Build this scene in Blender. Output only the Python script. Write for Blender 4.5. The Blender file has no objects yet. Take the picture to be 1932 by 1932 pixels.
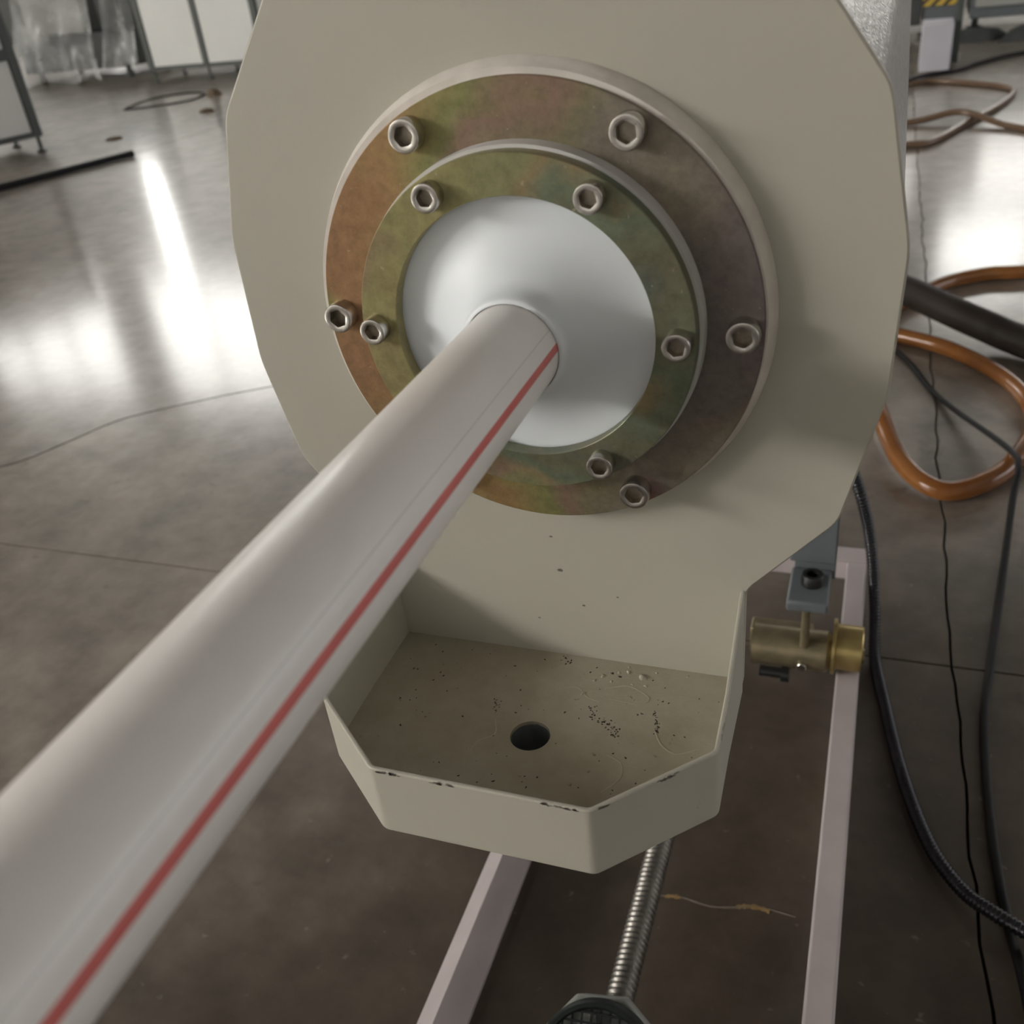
import bpy, bmesh, math, random
from mathutils import Vector, Matrix
random.seed(7)
PI = math.pi
sc = bpy.context.scene
COL = sc.collection

# ------------------------------------------------------------------ camera
cam_d = bpy.data.cameras.new('camera')
cam = bpy.data.objects.new('camera', cam_d)
COL.objects.link(cam)
_r = Vector((.9391, .3269, -.1062)); _u = Vector((-.0881, .5278, .8448)); _f = Vector((-.3322, .7840, -.5244))
cam.matrix_world = Matrix(((_r.x, _u.x, -_f.x, .1726), (_r.y, _u.y, -_f.y, -.4792), (_r.z, _u.z, -_f.z, .9883), (0, 0, 0, 1)))
cam_d.sensor_width = 36
cam_d.lens = 1830.25 / 1932 * 36
cam_d.clip_start = .01
cam_d.dof.use_dof = True
cam_d.dof.focus_distance = .62
cam_d.dof.aperture_fstop = 11
sc.camera = cam

# ------------------------------------------------------------------ world, exposure, light levels
W = bpy.data.worlds.new('world'); sc.world = W
W.use_nodes = True
W.node_tree.nodes['Background'].inputs[0].default_value = (.75, .85, 1, 1)
W.node_tree.nodes['Background'].inputs[1].default_value = 1.0
sc.view_settings.view_transform = 'Standard'
sc.view_settings.look = 'None'
sc.view_settings.exposure = 0
sc.view_settings.gamma = 1
sc.view_settings.use_curve_mapping = False
KEY = 63.0          # high windows of the left wall
BACK = 9.3            # high windows of the back wall
SLIT = 14.0          # daylight in the gap of the back door
RIGHTW = 5.6        # windows back right
ROOF_FILL = .10           # unseen roof strips, added for ambient light
FRONT_FILL = 1.3        # unseen windows behind the viewer, added as fill
EAST_FILL = 3.4          # unseen right wall window, added to lift the pipe's right side

# ------------------------------------------------------------------ materials
def new_mat(name):
    m = bpy.data.materials.new(name); m.use_nodes = True
    nt = m.node_tree
    return m, nt, nt.nodes['Principled BSDF']
def N(nt, t, **kw):
    n = nt.nodes.new(t)
    for k, v in kw.items():
        setattr(n, k, v)
    return n
def noise(nt, scale, detail=4, rough=.55, vec=None):
    n = N(nt, 'ShaderNodeTexNoise'); n.inputs['Scale'].default_value = scale
    n.inputs['Detail'].default_value = detail; n.inputs['Roughness'].default_value = rough
    if vec is None:
        tc = N(nt, 'ShaderNodeTexCoord'); vec = tc.outputs['Object']
    nt.links.new(vec, n.inputs['Vector'])
    return n
def ramp(nt, src, stops):
    r = N(nt, 'ShaderNodeValToRGB'); e = r.color_ramp.elements
    e[0].position, e[0].color = stops[0][0], (*stops[0][1], 1)
    e[1].position, e[1].color = stops[-1][0], (*stops[-1][1], 1)
    for p, c in stops[1:-1]:
        x = e.new(p); x.color = (*c, 1)
    nt.links.new(src, r.inputs[0])
    return r
def mix(nt, fac, a, b, mode='MIX'):
    m = N(nt, 'ShaderNodeMix', data_type='RGBA', blend_type=mode)
    for i, v in ((0, fac), (6, a), (7, b)):
        if hasattr(v, 'links'): nt.links.new(v, m.inputs[i])
        elif i == 0: m.inputs[0].default_value = v
        else: m.inputs[i].default_value = (*v, 1)
    return m.outputs[2]
def bump(nt, b, h, strength, dist=.001):
    n = N(nt, 'ShaderNodeBump'); n.inputs['Strength'].default_value = strength; n.inputs['Distance'].default_value = dist
    nt.links.new(h, n.inputs['Height']); nt.links.new(n.outputs[0], b.inputs['Normal'])
def g3(v): return (v, v, v)
def simple(name, c, rough=.5, metal=0., var=.12, scale=8, bumps=0., bscale=200, spec=None):
    m, nt, b = new_mat(name)
    n = noise(nt, scale)
    r = ramp(nt, n.outputs[0], [(.3, tuple(x * (1 - var) for x in c)), (.7, tuple(min(1, x * (1 + var)) for x in c))])
    nt.links.new(r.outputs[0], b.inputs['Base Color'])
    b.inputs['Roughness'].default_value = rough; b.inputs['Metallic'].default_value = metal
    if spec is not None: b.inputs['Specular IOR Level'].default_value = spec
    if bumps:
        bump(nt, b, noise(nt, bscale, 2).outputs[0], bumps)
    return m
def emit(name, c, s):
    m = bpy.data.materials.new(name); m.use_nodes = True
    nt = m.node_tree; nt.nodes.clear()
    e = N(nt, 'ShaderNodeEmission'); e.inputs[0].default_value = (*c, 1); e.inputs[1].default_value = s
    o = N(nt, 'ShaderNodeOutputMaterial'); nt.links.new(e.outputs[0], o.inputs[0])
    return m

def paint_mat(name, dirty):
    m, nt, b = new_mat(name)
    base = ramp(nt, noise(nt, 6, 3).outputs[0], [(.3, (.42, .405, .345)), (.7, (.45, .43, .365))]).outputs[0]
    if dirty:
        film = noise(nt, 14, 6, .7)
        fr = ramp(nt, film.outputs[0], [(.42, g3(0)), (.62, g3(.55))])
        base = mix(nt, 1., base, (.86, .83, .77), 'MULTIPLY')
        base = mix(nt, fr.outputs[0], base, (.27, .235, .165))
        sp = noise(nt, 95, 3, .6)
        sr = ramp(nt, sp.outputs[0], [(.69, g3(0)), (.76, g3(.9))])
        base = mix(nt, sr.outputs[0], base, (.05, .038, .025))
    else:
        sp = noise(nt, 120, 2, .5)
        sr = ramp(nt, sp.outputs[0], [(.79, g3(0)), (.83, g3(.5))])
        base = mix(nt, sr.outputs[0], base, (.16, .14, .1))
    nt.links.new(base, b.inputs['Base Color'])
    b.inputs['Roughness'].default_value = .42 if dirty else .5
    bump(nt, b, noise(nt, 420, 2).outputs[0], .22, .0006)
    return m
M = {}
M['paint'] = paint_mat('beige paint', False)
M['tray_in'] = paint_mat('beige paint with dirt', True)
M['chip'] = simple('bare chipped edge', (.22, .20, .17), .5, .3, .4, 300)
M['dirt'] = simple('dark grit', (.035, .027, .018), .8, 0, .4, 200)
M['pipe'] = simple('white pipe plastic', (.83, .80, .775), .33, 0, .02, 5, .02, 60)
M['stripe'] = simple('red stripe', (.66, .17, .16), .35, 0, .06, 40)
M['seam'] = simple('faint seam', (.60, .585, .57), .4, 0, .03, 40)
M['seal'] = simple('milky seal', (.77, .81, .85), .46, 0, .03, 12)
_b = M['seal'].node_tree.nodes['Principled BSDF']; _b.inputs['Subsurface Weight'].default_value = .15; _b.inputs['Subsurface Radius'].default_value = (1, 1, 1); _b.inputs['Subsurface Scale'].default_value = .006
M['silicone'] = simple('white silicone', (.66, .62, .57), .45, 0, .1, 60, .3, 150)
M['spacer'] = simple('white spacer', (.60, .59, .58), .45, 0, .05, 40)
M['bolt'] = simple('bolt steel', (.55, .53, .50), .24, 1, .15, 90)
M['socket'] = simple('dull socket steel', (.30, .27, .22), .4, 1, .25, 200)
M['grey_paint'] = simple('blue grey paint', (.12, .135, .145), .45, 0, .08, 30)
M['black'] = simple('black metal', (.018, .018, .018), .35, .2, .2, 100)
M['black_rubber'] = simple('black cable rubber', (.011, .011, .012), .5, 0, .2, 60, spec=.22)
M['rail'] = simple('rail primer', (.47, .415, .42), .42, .0, .08, 16, .1, 200)
M['gold'] = simple('yellow zinc roller', (.40, .31, .13), .36, .85, .12, 60)
M['axle'] = simple('olive zinc axle', (.25, .21, .13), .4, .7, .2, 50)
M['screw'] = simple('screw steel', (.20, .19, .175), .42, .9, .15, 40)
M['conduit'] = simple('steel conduit', (.05, .05, .056), .2, .8, .2, 60)
M['guard'] = simple('dark green guard', (.010, .014, .012), .45, .0, .2, 60, spec=.25)
M['housing'] = simple('grey cast housing', (.28, .29, .27), .45, .2, .12, 40)
M['white_panel'] = simple('white panel', (.76, .77, .75), .45, 0, .03, 3)
M['frame_grey'] = simple('dark grey frame', (.075, .085, .08), .5, 0, .1, 10)
M['dark_machine'] = simple('dark machine', (.055, .06, .06), .6, 0, .3, 6)
M['pale_box'] = simple('pale box', (.50, .50, .56), .55, 0, .05, 6)
M['panel_grey'] = simple('light grey panel', (.34, .35, .33), .5, 0, .04, 6)
M['wood'] = simple('wood scrap', (.13, .09, .05), .7, 0, .3, 30)
M['wall'] = simple('hall wall', (.64, .635, .61), .8, 0, .06, .6)
M['ceil'] = simple('hall ceiling', (.24, .225, .21), .8, 0, .06, .5)
M['mull'] = simple('window bar', (.20, .21, .21), .6, 0, .06, 2)
M['key_glass'] = emit('bright pane', (1, .965, .90), KEY)
M['back_glass'] = emit('back pane', (1, .985, .94), BACK)
M['slit_glass'] = emit('open door daylight', (1, .99, .95), SLIT)
M['right_glass'] = emit('right pane', (1, .97, .92), RIGHTW)
M['roof_fill'] = emit('roof fill strip', (1, .97, .93), ROOF_FILL)
M['east_fill'] = emit('east fill pane', (.97, .97, 1), EAST_FILL)
M['dim_glass'] = emit('dim back pane', (1, .95, .86), BACK * .55)
M['front_fill'] = emit('front fill pane', (1, .96, .92), FRONT_FILL)

# zinc plating with rainbow tints
def zinc(name, seed, warm):
    m, nt, b = new_mat(name)
    tc = N(nt, 'ShaderNodeTexCoord')
    mp = N(nt, 'ShaderNodeMapping'); mp.inputs['Location'].default_value = (seed, seed * 1.7, seed * .3)
    nt.links.new(tc.outputs['Object'], mp.inputs[0])
    big = noise(nt, 9, 3, .5, mp.outputs[0])
    sx = N(nt, 'ShaderNodeSeparateXYZ'); nt.links.new(tc.outputs['Object'], sx.inputs[0])
    a = N(nt, 'ShaderNodeMath', operation='MULTIPLY_ADD'); a.inputs[1].default_value = 2.6; a.inputs[2].default_value = 0
    nt.links.new(sx.outputs[0], a.inputs[0])
    s = N(nt, 'ShaderNodeMath', operation='ADD'); nt.links.new(a.outputs[0], s.inputs[0]); nt.links.new(big.outputs[0], s.inputs[1])
    if warm:
        stops = [(.12, (.33, .19, .10)), (.26, (.35, .225, .105)), (.36, (.29, .245, .105)), (.44, (.235, .235, .10)), (.50, (.27, .18, .135)),
                 (.58, (.225, .20, .12)), (.66, (.235, .205, .155)), (.80, (.19, .165, .145)), (.92, (.18, .15, .145))]
    else:
        stops = [(.22, (.33, .28, .135)), (.36, (.30, .275, .13)), (.46, (.25, .25, .13)), (.52, (.30, .235, .13)), (.58, (.17, .20, .135)),
                 (.66, (.18, .17, .11)), (.74, (.125, .155, .135)), (.84, (.145, .15, .135)), (.95, (.12, .15, .125))]
    r = ramp(nt, s.outputs[0], stops)
    tint = noise(nt, 16, 2, .5, mp.outputs[0])
    tr = ramp(nt, tint.outputs[0], [(.60, (0, 0, 0)), (.72, (.55, .55, .55))])
    tc2 = ramp(nt, big.outputs[0], [(.40, (.19, .27, .09)), (.55, (.33, .14, .15)), (.68, (.13, .19, .17))])
    col = mix(nt, tr.outputs[0], r.outputs[0], tc2.outputs[0])
    fine = noise(nt, 150, 5, .7)
    fr = ramp(nt, fine.outputs[0], [(.35, g3(.80)), (.65, g3(1.12))])
    col = mix(nt, 1., col, fr.outputs[0], 'MULTIPLY')
    fl = noise(nt, 240, 2, .5); flr = ramp(nt, fl.outputs[0], [(.71, g3(0)), (.77, g3(.5))])
    col = mix(nt, flr.outputs[0], col, (.48, .44, .33))
    nt.links.new(col, b.inputs['Base Color'])
    b.inputs['Metallic'].default_value = .5
    rr = ramp(nt, fine.outputs[0], [(.3, g3(.34)), (.7, g3(.5))])
    nt.links.new(rr.outputs[0], b.inputs['Roughness'])
    bump(nt, b, fine.outputs[0], .06, .0004)
    return m
M['zinc_out'] = zinc('rainbow zinc outer', 3.1, True)
M['zinc_in'] = zinc('rainbow zinc inner', 6.4, False)

def stainless():
    m, nt, b = new_mat('rough stainless sheet')
    n = noise(nt, 260, 3, .6)
    r = ramp(nt, n.outputs[0], [(.35, (.24, .23, .225)), (.65, (.46, .45, .45))])
    nt.links.new(r.outputs[0], b.inputs['Base Color'])
    b.inputs['Metallic'].default_value = .9; b.inputs['Roughness'].default_value = .36
    bump(nt, b, noise(nt, 300, 2).outputs[0], .7, .0015)
    return m
M['stainless'] = stainless()

def concrete():
    m, nt, b = new_mat('polished concrete')
    tc = N(nt, 'ShaderNodeTexCoord'); v = tc.outputs['Object']
    n1 = noise(nt, 1.6, 6, .6, v)
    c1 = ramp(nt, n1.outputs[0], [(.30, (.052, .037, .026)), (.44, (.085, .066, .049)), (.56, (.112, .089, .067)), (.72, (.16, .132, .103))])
    sp = N(nt, 'ShaderNodeSeparateXYZ'); nt.links.new(N(nt, 'ShaderNodeNewGeometry').outputs['Position'], sp.inputs[0])
    def ma(op, x, k, c=0.):
        q = N(nt, 'ShaderNodeMath', operation=op); nt.links.new(x, q.inputs[0])
        if hasattr(k, 'links'): nt.links.new(k, q.inputs[1])
        else: q.inputs[1].default_value = k
        q.inputs[2].default_value = c
        return q.outputs[0]
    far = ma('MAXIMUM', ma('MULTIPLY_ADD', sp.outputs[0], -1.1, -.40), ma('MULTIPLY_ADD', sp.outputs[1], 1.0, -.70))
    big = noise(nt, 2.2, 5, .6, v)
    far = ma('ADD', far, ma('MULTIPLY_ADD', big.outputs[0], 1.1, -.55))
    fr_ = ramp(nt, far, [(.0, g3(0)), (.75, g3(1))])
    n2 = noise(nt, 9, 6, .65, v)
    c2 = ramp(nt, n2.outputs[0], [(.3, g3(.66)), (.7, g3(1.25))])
    paler = ramp(nt, n1.outputs[0], [(.3, (.21, .18, .15)), (.7, (.345, .30, .255))])
    col = mix(nt, fr_.outputs[0], c1.outputs[0], paler.outputs[0])  # darker round the machine: oil and dirt, plus some shade painted into the colour
    col = mix(nt, 1., col, c2.outputs[0], 'MULTIPLY')
    n3 = noise(nt, 42, 3, .6, v)
    s3 = ramp(nt, n3.outputs[0], [(.67, g3(0)), (.78, g3(.5))])
    col = mix(nt, s3.outputs[0], col, (.36, .31, .25))
    n4 = noise(nt, 5.5, 4, .7, v)
    s4 = ramp(nt, n4.outputs[0], [(.24, g3(.8)), (.36, g3(0))])
    col = mix(nt, s4.outputs[0], col, (.05, .035, .025))
    nt.links.new(col, b.inputs['Base Color'])
    b.inputs['Roughness'].default_value = .48
    b.inputs['Specular IOR Level'].default_value = .25
    b.inputs['IOR'].default_value = 1.5
    b.inputs['Coat Weight'].default_value = .75
    b.inputs['Coat Roughness'].default_value = .15
    b.inputs['Coat IOR'].default_value = 1.5
    return m
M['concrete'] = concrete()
M['joint'] = simple('joint filler', (.04, .033, .025), .9, 0, .3, 20)
M['crack'] = simple('crack line', (.055, .045, .036), .6, 0, .3, 20)
M['scuff'] = simple('scuffed concrete', (.15, .125, .095), .5, 0, .3, 30)
M['stain'] = simple('ochre stain', (.26, .165, .06), .5, 0, .3, 30)

def amber():
    m, nt, b = new_mat('amber hose')
    n = noise(nt, 10)
    r = ramp(nt, n.outputs[0], [(.3, (.24, .085, .022)), (.7, (.36, .155, .05))])
    nt.links.new(r.outputs[0], b.inputs['Base Color'])
    b.inputs['Roughness'].default_value = .16
    b.inputs['Transmission Weight'].default_value = .3
    b.inputs['IOR'].default_value = 1.4
    return m
M['amber'] = amber()
M['brown_hose'] = simple('brown hose', (.15, .095, .06), .3, 0, .1, 10)
M['slate_hose'] = simple('dark slate hose', (.028, .021, .017), .6, 0, .1, 10, spec=.25)
def film():
    m, nt, b = new_mat('clear plastic film')
    b.inputs['Base Color'].default_value = (.72, .74, .74, 1); b.inputs['Roughness'].default_value = .25
    t = N(nt, 'ShaderNodeBsdfTransparent'); mx = N(nt, 'ShaderNodeMixShader')
    n = noise(nt, 3.5, 3)
    r = ramp(nt, n.outputs[0], [(.35, g3(.12)), (.7, g3(.55))])
    nt.links.new(r.outputs[0], mx.inputs[0]); nt.links.new(t.outputs[0], mx.inputs[1]); nt.links.new(b.outputs[0], mx.inputs[2])
    nt.links.new(mx.outputs[0], nt.nodes['Material Output'].inputs[0])
    return m
M['film'] = film()
def hazard():
    m, nt, b = new_mat('hazard stripes')
    tc = N(nt, 'ShaderNodeTexCoord')
    s = N(nt, 'ShaderNodeSeparateXYZ'); nt.links.new(tc.outputs['Object'], s.inputs[0])
    a = N(nt, 'ShaderNodeMath', operation='SUBTRACT'); nt.links.new(s.outputs[0], a.inputs[0]); nt.links.new(s.outputs[2], a.inputs[1])
    k = N(nt, 'ShaderNodeMath', operation='MULTIPLY'); k.inputs[1].default_value = 14; nt.links.new(a.outputs[0], k.inputs[0])
    f = N(nt, 'ShaderNodeMath', operation='FRACT'); nt.links.new(k.outputs[0], f.inputs[0])
    g = N(nt, 'ShaderNodeMath', operation='GREATER_THAN'); g.inputs[1].default_value = .42; nt.links.new(f.outputs[0], g.inputs[0])
    c = mix(nt, g.outputs[0], (.05, .045, .035), (.58, .40, .07))
    nt.links.new(c, b.inputs['Base Color']); b.inputs['Roughness'].default_value = .5
    return m
M['hazard'] = hazard()

# ------------------------------------------------------------------ mesh helpers
def link(name, verts, faces, mat, parent=None, smooth=False, bevel=0, seg=2, angle=40):
    me = bpy.data.meshes.new(name)
    me.from_pydata([tuple(v) for v in verts], [], [tuple(f) for f in faces])
    bm = bmesh.new(); bm.from_mesh(me); bmesh.ops.recalc_face_normals(bm, faces=bm.faces); bm.to_mesh(me); bm.free()
    me.materials.append(mat)
    o = bpy.data.objects.new(name, me); COL.objects.link(o)
    if parent: attach(o, parent)
    if smooth:
        for p in me.polygons: p.use_smooth = True
        me.set_sharp_from_angle(angle=math.radians(angle))
    if bevel:
        md = o.modifiers.new('bevel', 'BEVEL'); md.width = bevel; md.segments = seg; md.limit_method = 'ANGLE'; md.angle_limit = math.radians(30)
        for p in me.polygons: p.use_smooth = True
        me.set_sharp_from_angle(angle=math.radians(60))
    return o
def attach(o, p):
    """parent without moving: everything is modelled in world coordinates, parents only carry a location"""
    o.parent = p
    off = Vector((0, 0, 0)); q = p
    while q is not None:
        off += q.location; q = q.parent
    o.location = Vector(o.location) - off
def thing(name, label, cat, loc=(0, 0, 0), group=None):
    o = bpy.data.objects.new(name, None); COL.objects.link(o); o.location = loc; o.empty_display_size = .1
    return tag(o, label, cat, group)
def tag(o, label, cat, group=None):
    o['label'] = label; o['category'] = cat
    if group: o['group'] = group
    return o
def struct(o):
    o['kind'] = 'structure'; return o
def boxmesh(x0, x1, y0, y1, z0, z1):
    v = [(x, y, z) for z in (z0, z1) for y in (y0, y1) for x in (x0, x1)]
    f = [(0, 2, 3, 1), (4, 5, 7, 6), (0, 1, 5, 4), (2, 6, 7, 3), (0, 4, 6, 2), (1, 3, 7, 5)]
    return v, f
def box(name, x0, x1, y0, y1, z0, z1, mat, parent=None, bevel=0, seg=2):
    return link(name, *boxmesh(x0, x1, y0, y1, z0, z1), mat, parent, bevel=bevel, seg=seg)
def obox(name, origin, ux, a0, a1, b0, b1, z0, z1, mat, parent=None, bevel=0):
    """box in a yawed frame: ux along a, its left normal along b"""
    ux = Vector((ux[0], ux[1], 0)).normalized(); uy = Vector((-ux.y, ux.x, 0)); O = Vector((origin[0], origin[1], 0))
    v, f = boxmesh(a0, a1, b0, b1, z0, z1)
    return link(name, [O + ux * p[0] + uy * p[1] + Vector((0, 0, p[2])) for p in v], f, mat, parent, bevel=bevel)
def frame_of(d):
    d = Vector(d).normalized(); h = Vector((0, 0, 1)) if abs(d.z) < .9 else Vector((1, 0, 0))
    a = d.cross(h).normalized(); b = a.cross(d).normalized()
    return a, b
def lathe(name, center, axis, prof, mat, parent=None, n=48, caps=(True, True), angle=40, closed=False):
    """prof: list of (distance along axis, radius)"""
    c = Vector(center); d = Vector(axis).normalized(); a, b = frame_of(d)
    v, f = [], []
    for t, r in prof:
        for k in range(n):
            w = 2 * PI * k / n
            v.append(c + d * t + a * (r * math.cos(w)) + b * (r * math.sin(w)))
    m = len(prof)
    for i in range(m if closed else m - 1):
        j = (i + 1) % m
        for k in range(n):
            f.append((i * n + k, i * n + (k + 1) % n, j * n + (k + 1) % n, j * n + k))
    if not closed:
        if caps[0]: f.append(tuple(range(n - 1, -1, -1)))
        if caps[1]: f.append(tuple((m - 1) * n + k for k in range(n)))
    return link(name, v, f, mat, parent, smooth=True, angle=angle)
def catmull(pts, steps):
    P = [Vector(p) for p in pts]; P = [P[0] * 2 - P[1]] + P + [P[-1] * 2 - P[-2]]
    out = []
    for i in range(1, len(P) - 2):
        for s in range(steps):
            t = s / steps; p0, p1, p2, p3 = P[i - 1:i + 3]
            out.append(.5 * ((2 * p1) + (p2 - p0) * t + (2 * p0 - 5 * p1 + 4 * p2 - p3) * t * t + (3 * p1 - p0 - 3 * p2 + p3) * t ** 3))
    out.append(P[-2]); return out
def resample(pts, step):
    out = [pts[0]]; acc = 0
    for a, b in zip(pts, pts[1:]):
        L = (b - a).length; d = step - acc
        while d <= L:
            out.append(a.lerp(b, d / L)); d += step
        acc = L - (d - step)
    return out
def tube(name, pts, r, mat, parent=None, n=12, steps=10, ridge=0, pitch=.006):
    path = catmull(pts, steps)
    if ridge: path = resample(catmull(pts, 40), pitch / 4)
    v, f = [], []
    pa = None
    for i, p in enumerate(path):
        d = (path[min(i + 1, len(path) - 1)] - path[max(i - 1, 0)]).normalized()
        if pa is None: pa, _ = frame_of(d)
        pa = (pa - d * pa.dot(d)).normalized(); pb = d.cross(pa)
        rr = r - (ridge * (.5 - .5 * math.cos(2 * PI * i / 4)) if ridge else 0)
        for k in range(n):
            w = 2 * PI * k / n
            v.append(p + pa * (rr * math.cos(w)) + pb * (rr * math.sin(w)))
    m = len(path)
    for i in range(m - 1):
        for k in range(n):
            f.append((i * n + k, i * n + (k + 1) % n, (i + 1) * n + (k + 1) % n, (i + 1) * n + k))
    f.append(tuple(range(n - 1, -1, -1))); f.append(tuple((m - 1) * n + k for k in range(n)))
    return link(name, v, f, mat, parent, smooth=True, angle=70)
def rounded(poly, r, n=5):
    """round the corners of a 2D polygon"""
    out = []; m = len(poly)
    for i in range(m):
        p = Vector(poly[i]); a = Vector(poly[i - 1]); b = Vector(poly[(i + 1) % m])
        ra = (a - p); rb = (b - p); q = min(r, ra.length * .45, rb.length * .45)
        A = p + ra.normalized() * q; B = p + rb.normalized() * q
        for k in range(n + 1):
            t = k / n
            out.append((1 - t) ** 2 * A + 2 * t * (1 - t) * p + t * t * B)
    return out
def prism_y(name, poly, y0, y1, mat, parent, z0=.8, bevel=0):
    n = len(poly)
    v = [(p[0], y0, p[1] + z0) for p in poly] + [(p[0], y1, p[1] + z0) for p in poly]
    f = [tuple(range(n)), tuple(range(2 * n - 1, n - 1, -1))] + [(i, (i + 1) % n, n + (i + 1) % n, n + i) for i in range(n)]
    return link(name, v, f, mat, parent, bevel=bevel)

H = .8    # height of the machine axis above the floor

# ================================================================== SETTING
XL, XR, YF, YB, HC = -19.0, 9.0, -16.0, 14.0, 10.0
floor = struct(box('floor', XL, XR, YF, YB, -.2, -.02, M['joint']))
def jx(i, y):      # slab joint running along the machine
    base = {0: XL, 1: -11.7, 2: -5.7, 3: None, 4: 6.3, 5: XR}[i]
    if base is None:
        base = .3246 - .0146 * (y - .66) if y > .66 else .3246 + .041 * min(.66 - y, .9)
        base += .0022 * math.sin(y * 13.3) + .0016 * math.sin(y * 41 + 1) + .0009 * math.sin(y * 117) + .0007 * math.sin(y * 263 + 2)
    return base
def jy(j, x):
    base = [YF, -11.3, -5.3, .706, 6.9, YB][j]
    if j == 3: base += .003 * math.sin(x * 7) + .002 * math.sin(x * 19)
    return base
for i in range(5):
    for j in range(5):
        g = .0019
        def cx(ii, y): return jx(ii, y)
        n = 160 if (i in (2, 3) and j in (2, 3)) else 2
        ya, yb = jy(j, 0), jy(j + 1, 0)
        L = [(cx(i, ya + (yb - ya) * k / n) + g, ya + (yb - ya) * k / n) for k in range(n + 1)]
        R = [(cx(i + 1, ya + (yb - ya) * k / n) - g, ya + (yb - ya) * k / n) for k in range(n + 1)]
        L[0] = (L[0][0], L[0][1] + g); L[-1] = (L[-1][0], L[-1][1] - g); R[0] = (R[0][0], R[0][1] + g); R[-1] = (R[-1][0], R[-1][1] - g)
        poly = L[::-1] + R
        m = len(poly)
        v = [(p[0], p[1], 0) for p in poly] + [(p[0], p[1], -.02) for p in poly]
        f = [tuple(range(m)), tuple(range(2 * m - 1, m - 1, -1))] + [(k, m + k, m + (k + 1) % m, (k + 1) % m) for k in range(m)]
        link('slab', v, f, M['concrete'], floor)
def ribbon(name, pts, w, mat, parent, z=.0012):
    P = catmull([(p[0], p[1], 0) for p in pts], 8); v, f = [], []
    for i, p in enumerate(P):
        d = (P[min(i + 1, len(P) - 1)] - P[max(0, i - 1)]).normalized(); nrm = Vector((-d.y, d.x, 0))
        ww = w * (.5 + .5 * random.random())
        v += [p + nrm * ww + Vector((0, 0, 0)), p + Vector((0, 0, z)), p - nrm * ww]
    for i in range(len(P) - 1):
        for k in (0, 1): f.append((3 * i + k, 3 * i + k + 1, 3 * i + 4 + k, 3 * i + 3 + k))
    return link(name, v, f, mat, parent)
ribbon('crack', [(-2.3, .80), (-1.98, .88), (-1.74, .989), (-1.66, 1.12), (-1.60, 1.25), (-1.47, 1.36), (-1.33, 1.458), (-1.1, 1.58), (-.8, 1.66)], .0035, M['crack'], floor)
ribbon('crack', [(-4.06, 4.38), (-4.033, 4.533), (-3.99, 4.82), (-3.924, 5.176), (-3.85, 5.6)], .010, M['crack'], floor)
ribbon('scuff_mark', [(-.02, .222), (.02, .231), (.06, .228), (.11, .24), (.15, .238)], .0018, M['scuff'], floor)
ribbon('ochre_stain', [(.004, .2275), (.012, .230), (.022, .2305)], .0035, M['stain'], floor)
ribbon('ochre_stain', [(.085, .2345), (.098, .2385), (.112, .2395), (.122, .2380)], .0038, M['stain'], floor)

wl = struct(box('wall_left', XL - .2, XL, YF, YB, 0, HC, M['wall']))
wb = struct(box('wall_back', XL - .2, XR + .2, YB, YB + .2, 0, HC, M['wall']))
wr = struct(box('wall_right', XR, XR + .2, YF, YB, 0, HC, M['wall']))
wf = struct(box('wall_front', XL - .2, XR + .2, YF - .2, YF, 0, HC, M['wall']))
ce = struct(box('ceiling', XL - .2, XR + .2, YF - .2, YB + .2, HC, HC + .2, M['ceil']))
WN = [0]
def window(axis, at, inward, a0, a1, z0, z1, glass, bars=3, rows=2):
    """window on a wall: panes side by side behind mullions"""
    WN[0] += 1
    t = .05 * inward
    w = struct(bpy.data.objects.new('window_%d' % WN[0], None)); COL.objects.link(w)
    w.location = (at, (a0 + a1) / 2, z0) if axis == 'x' else ((a0 + a1) / 2, at, z0)
    def bx(nm, p0, p1, q0, q1, d0, d1, mt):
        lo, hi = min(at + d0 * inward, at + d1 * inward), max(at + d0 * inward, at + d1 * inward)
        if axis == 'x': box(nm, lo, hi, p0, p1, q0, q1, mt, w)
        else: box(nm, p0, p1, lo, hi, q0, q1, mt, w)
    for i in range(bars):
        for j in range(rows):
            p0 = a0 + (a1 - a0) * i / bars; p1 = a0 + (a1 - a0) * (i + 1) / bars
            q0 = z0 + (z1 - z0) * j / rows; q1 = z0 + (z1 - z0) * (j + 1) / rows
            bx('pane', p0 + .04, p1 - .04, q0 + .04, q1 - .04, .01, .03, glass)
    for i in range(bars + 1):
        p = a0 + (a1 - a0) * i / bars; bx('mullion', p - .04, p + .04, z0 - .04, z1 + .04, .005, .08, M['mull'])
    for j in range(rows + 1):
        q = z0 + (z1 - z0) * j / rows
        for i in range(bars):
            p0 = a0 + (a1 - a0) * i / bars; p1 = a0 + (a1 - a0) * (i + 1) / bars
            bx('transom', p0 + .04, p1 - .04, q - .04, q + .04, .005, .08, M['mull'])
    return w
# left wall: the bank of high windows that lights the machine from the left
window('x', XL, 1, -15, -10.6, 5.5, 7.9, M['key_glass'], 3, 2)
window('x', XL, 1, -10.2, -5.8, 5.5, 7.9, M['key_glass'], 3, 2)
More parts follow.
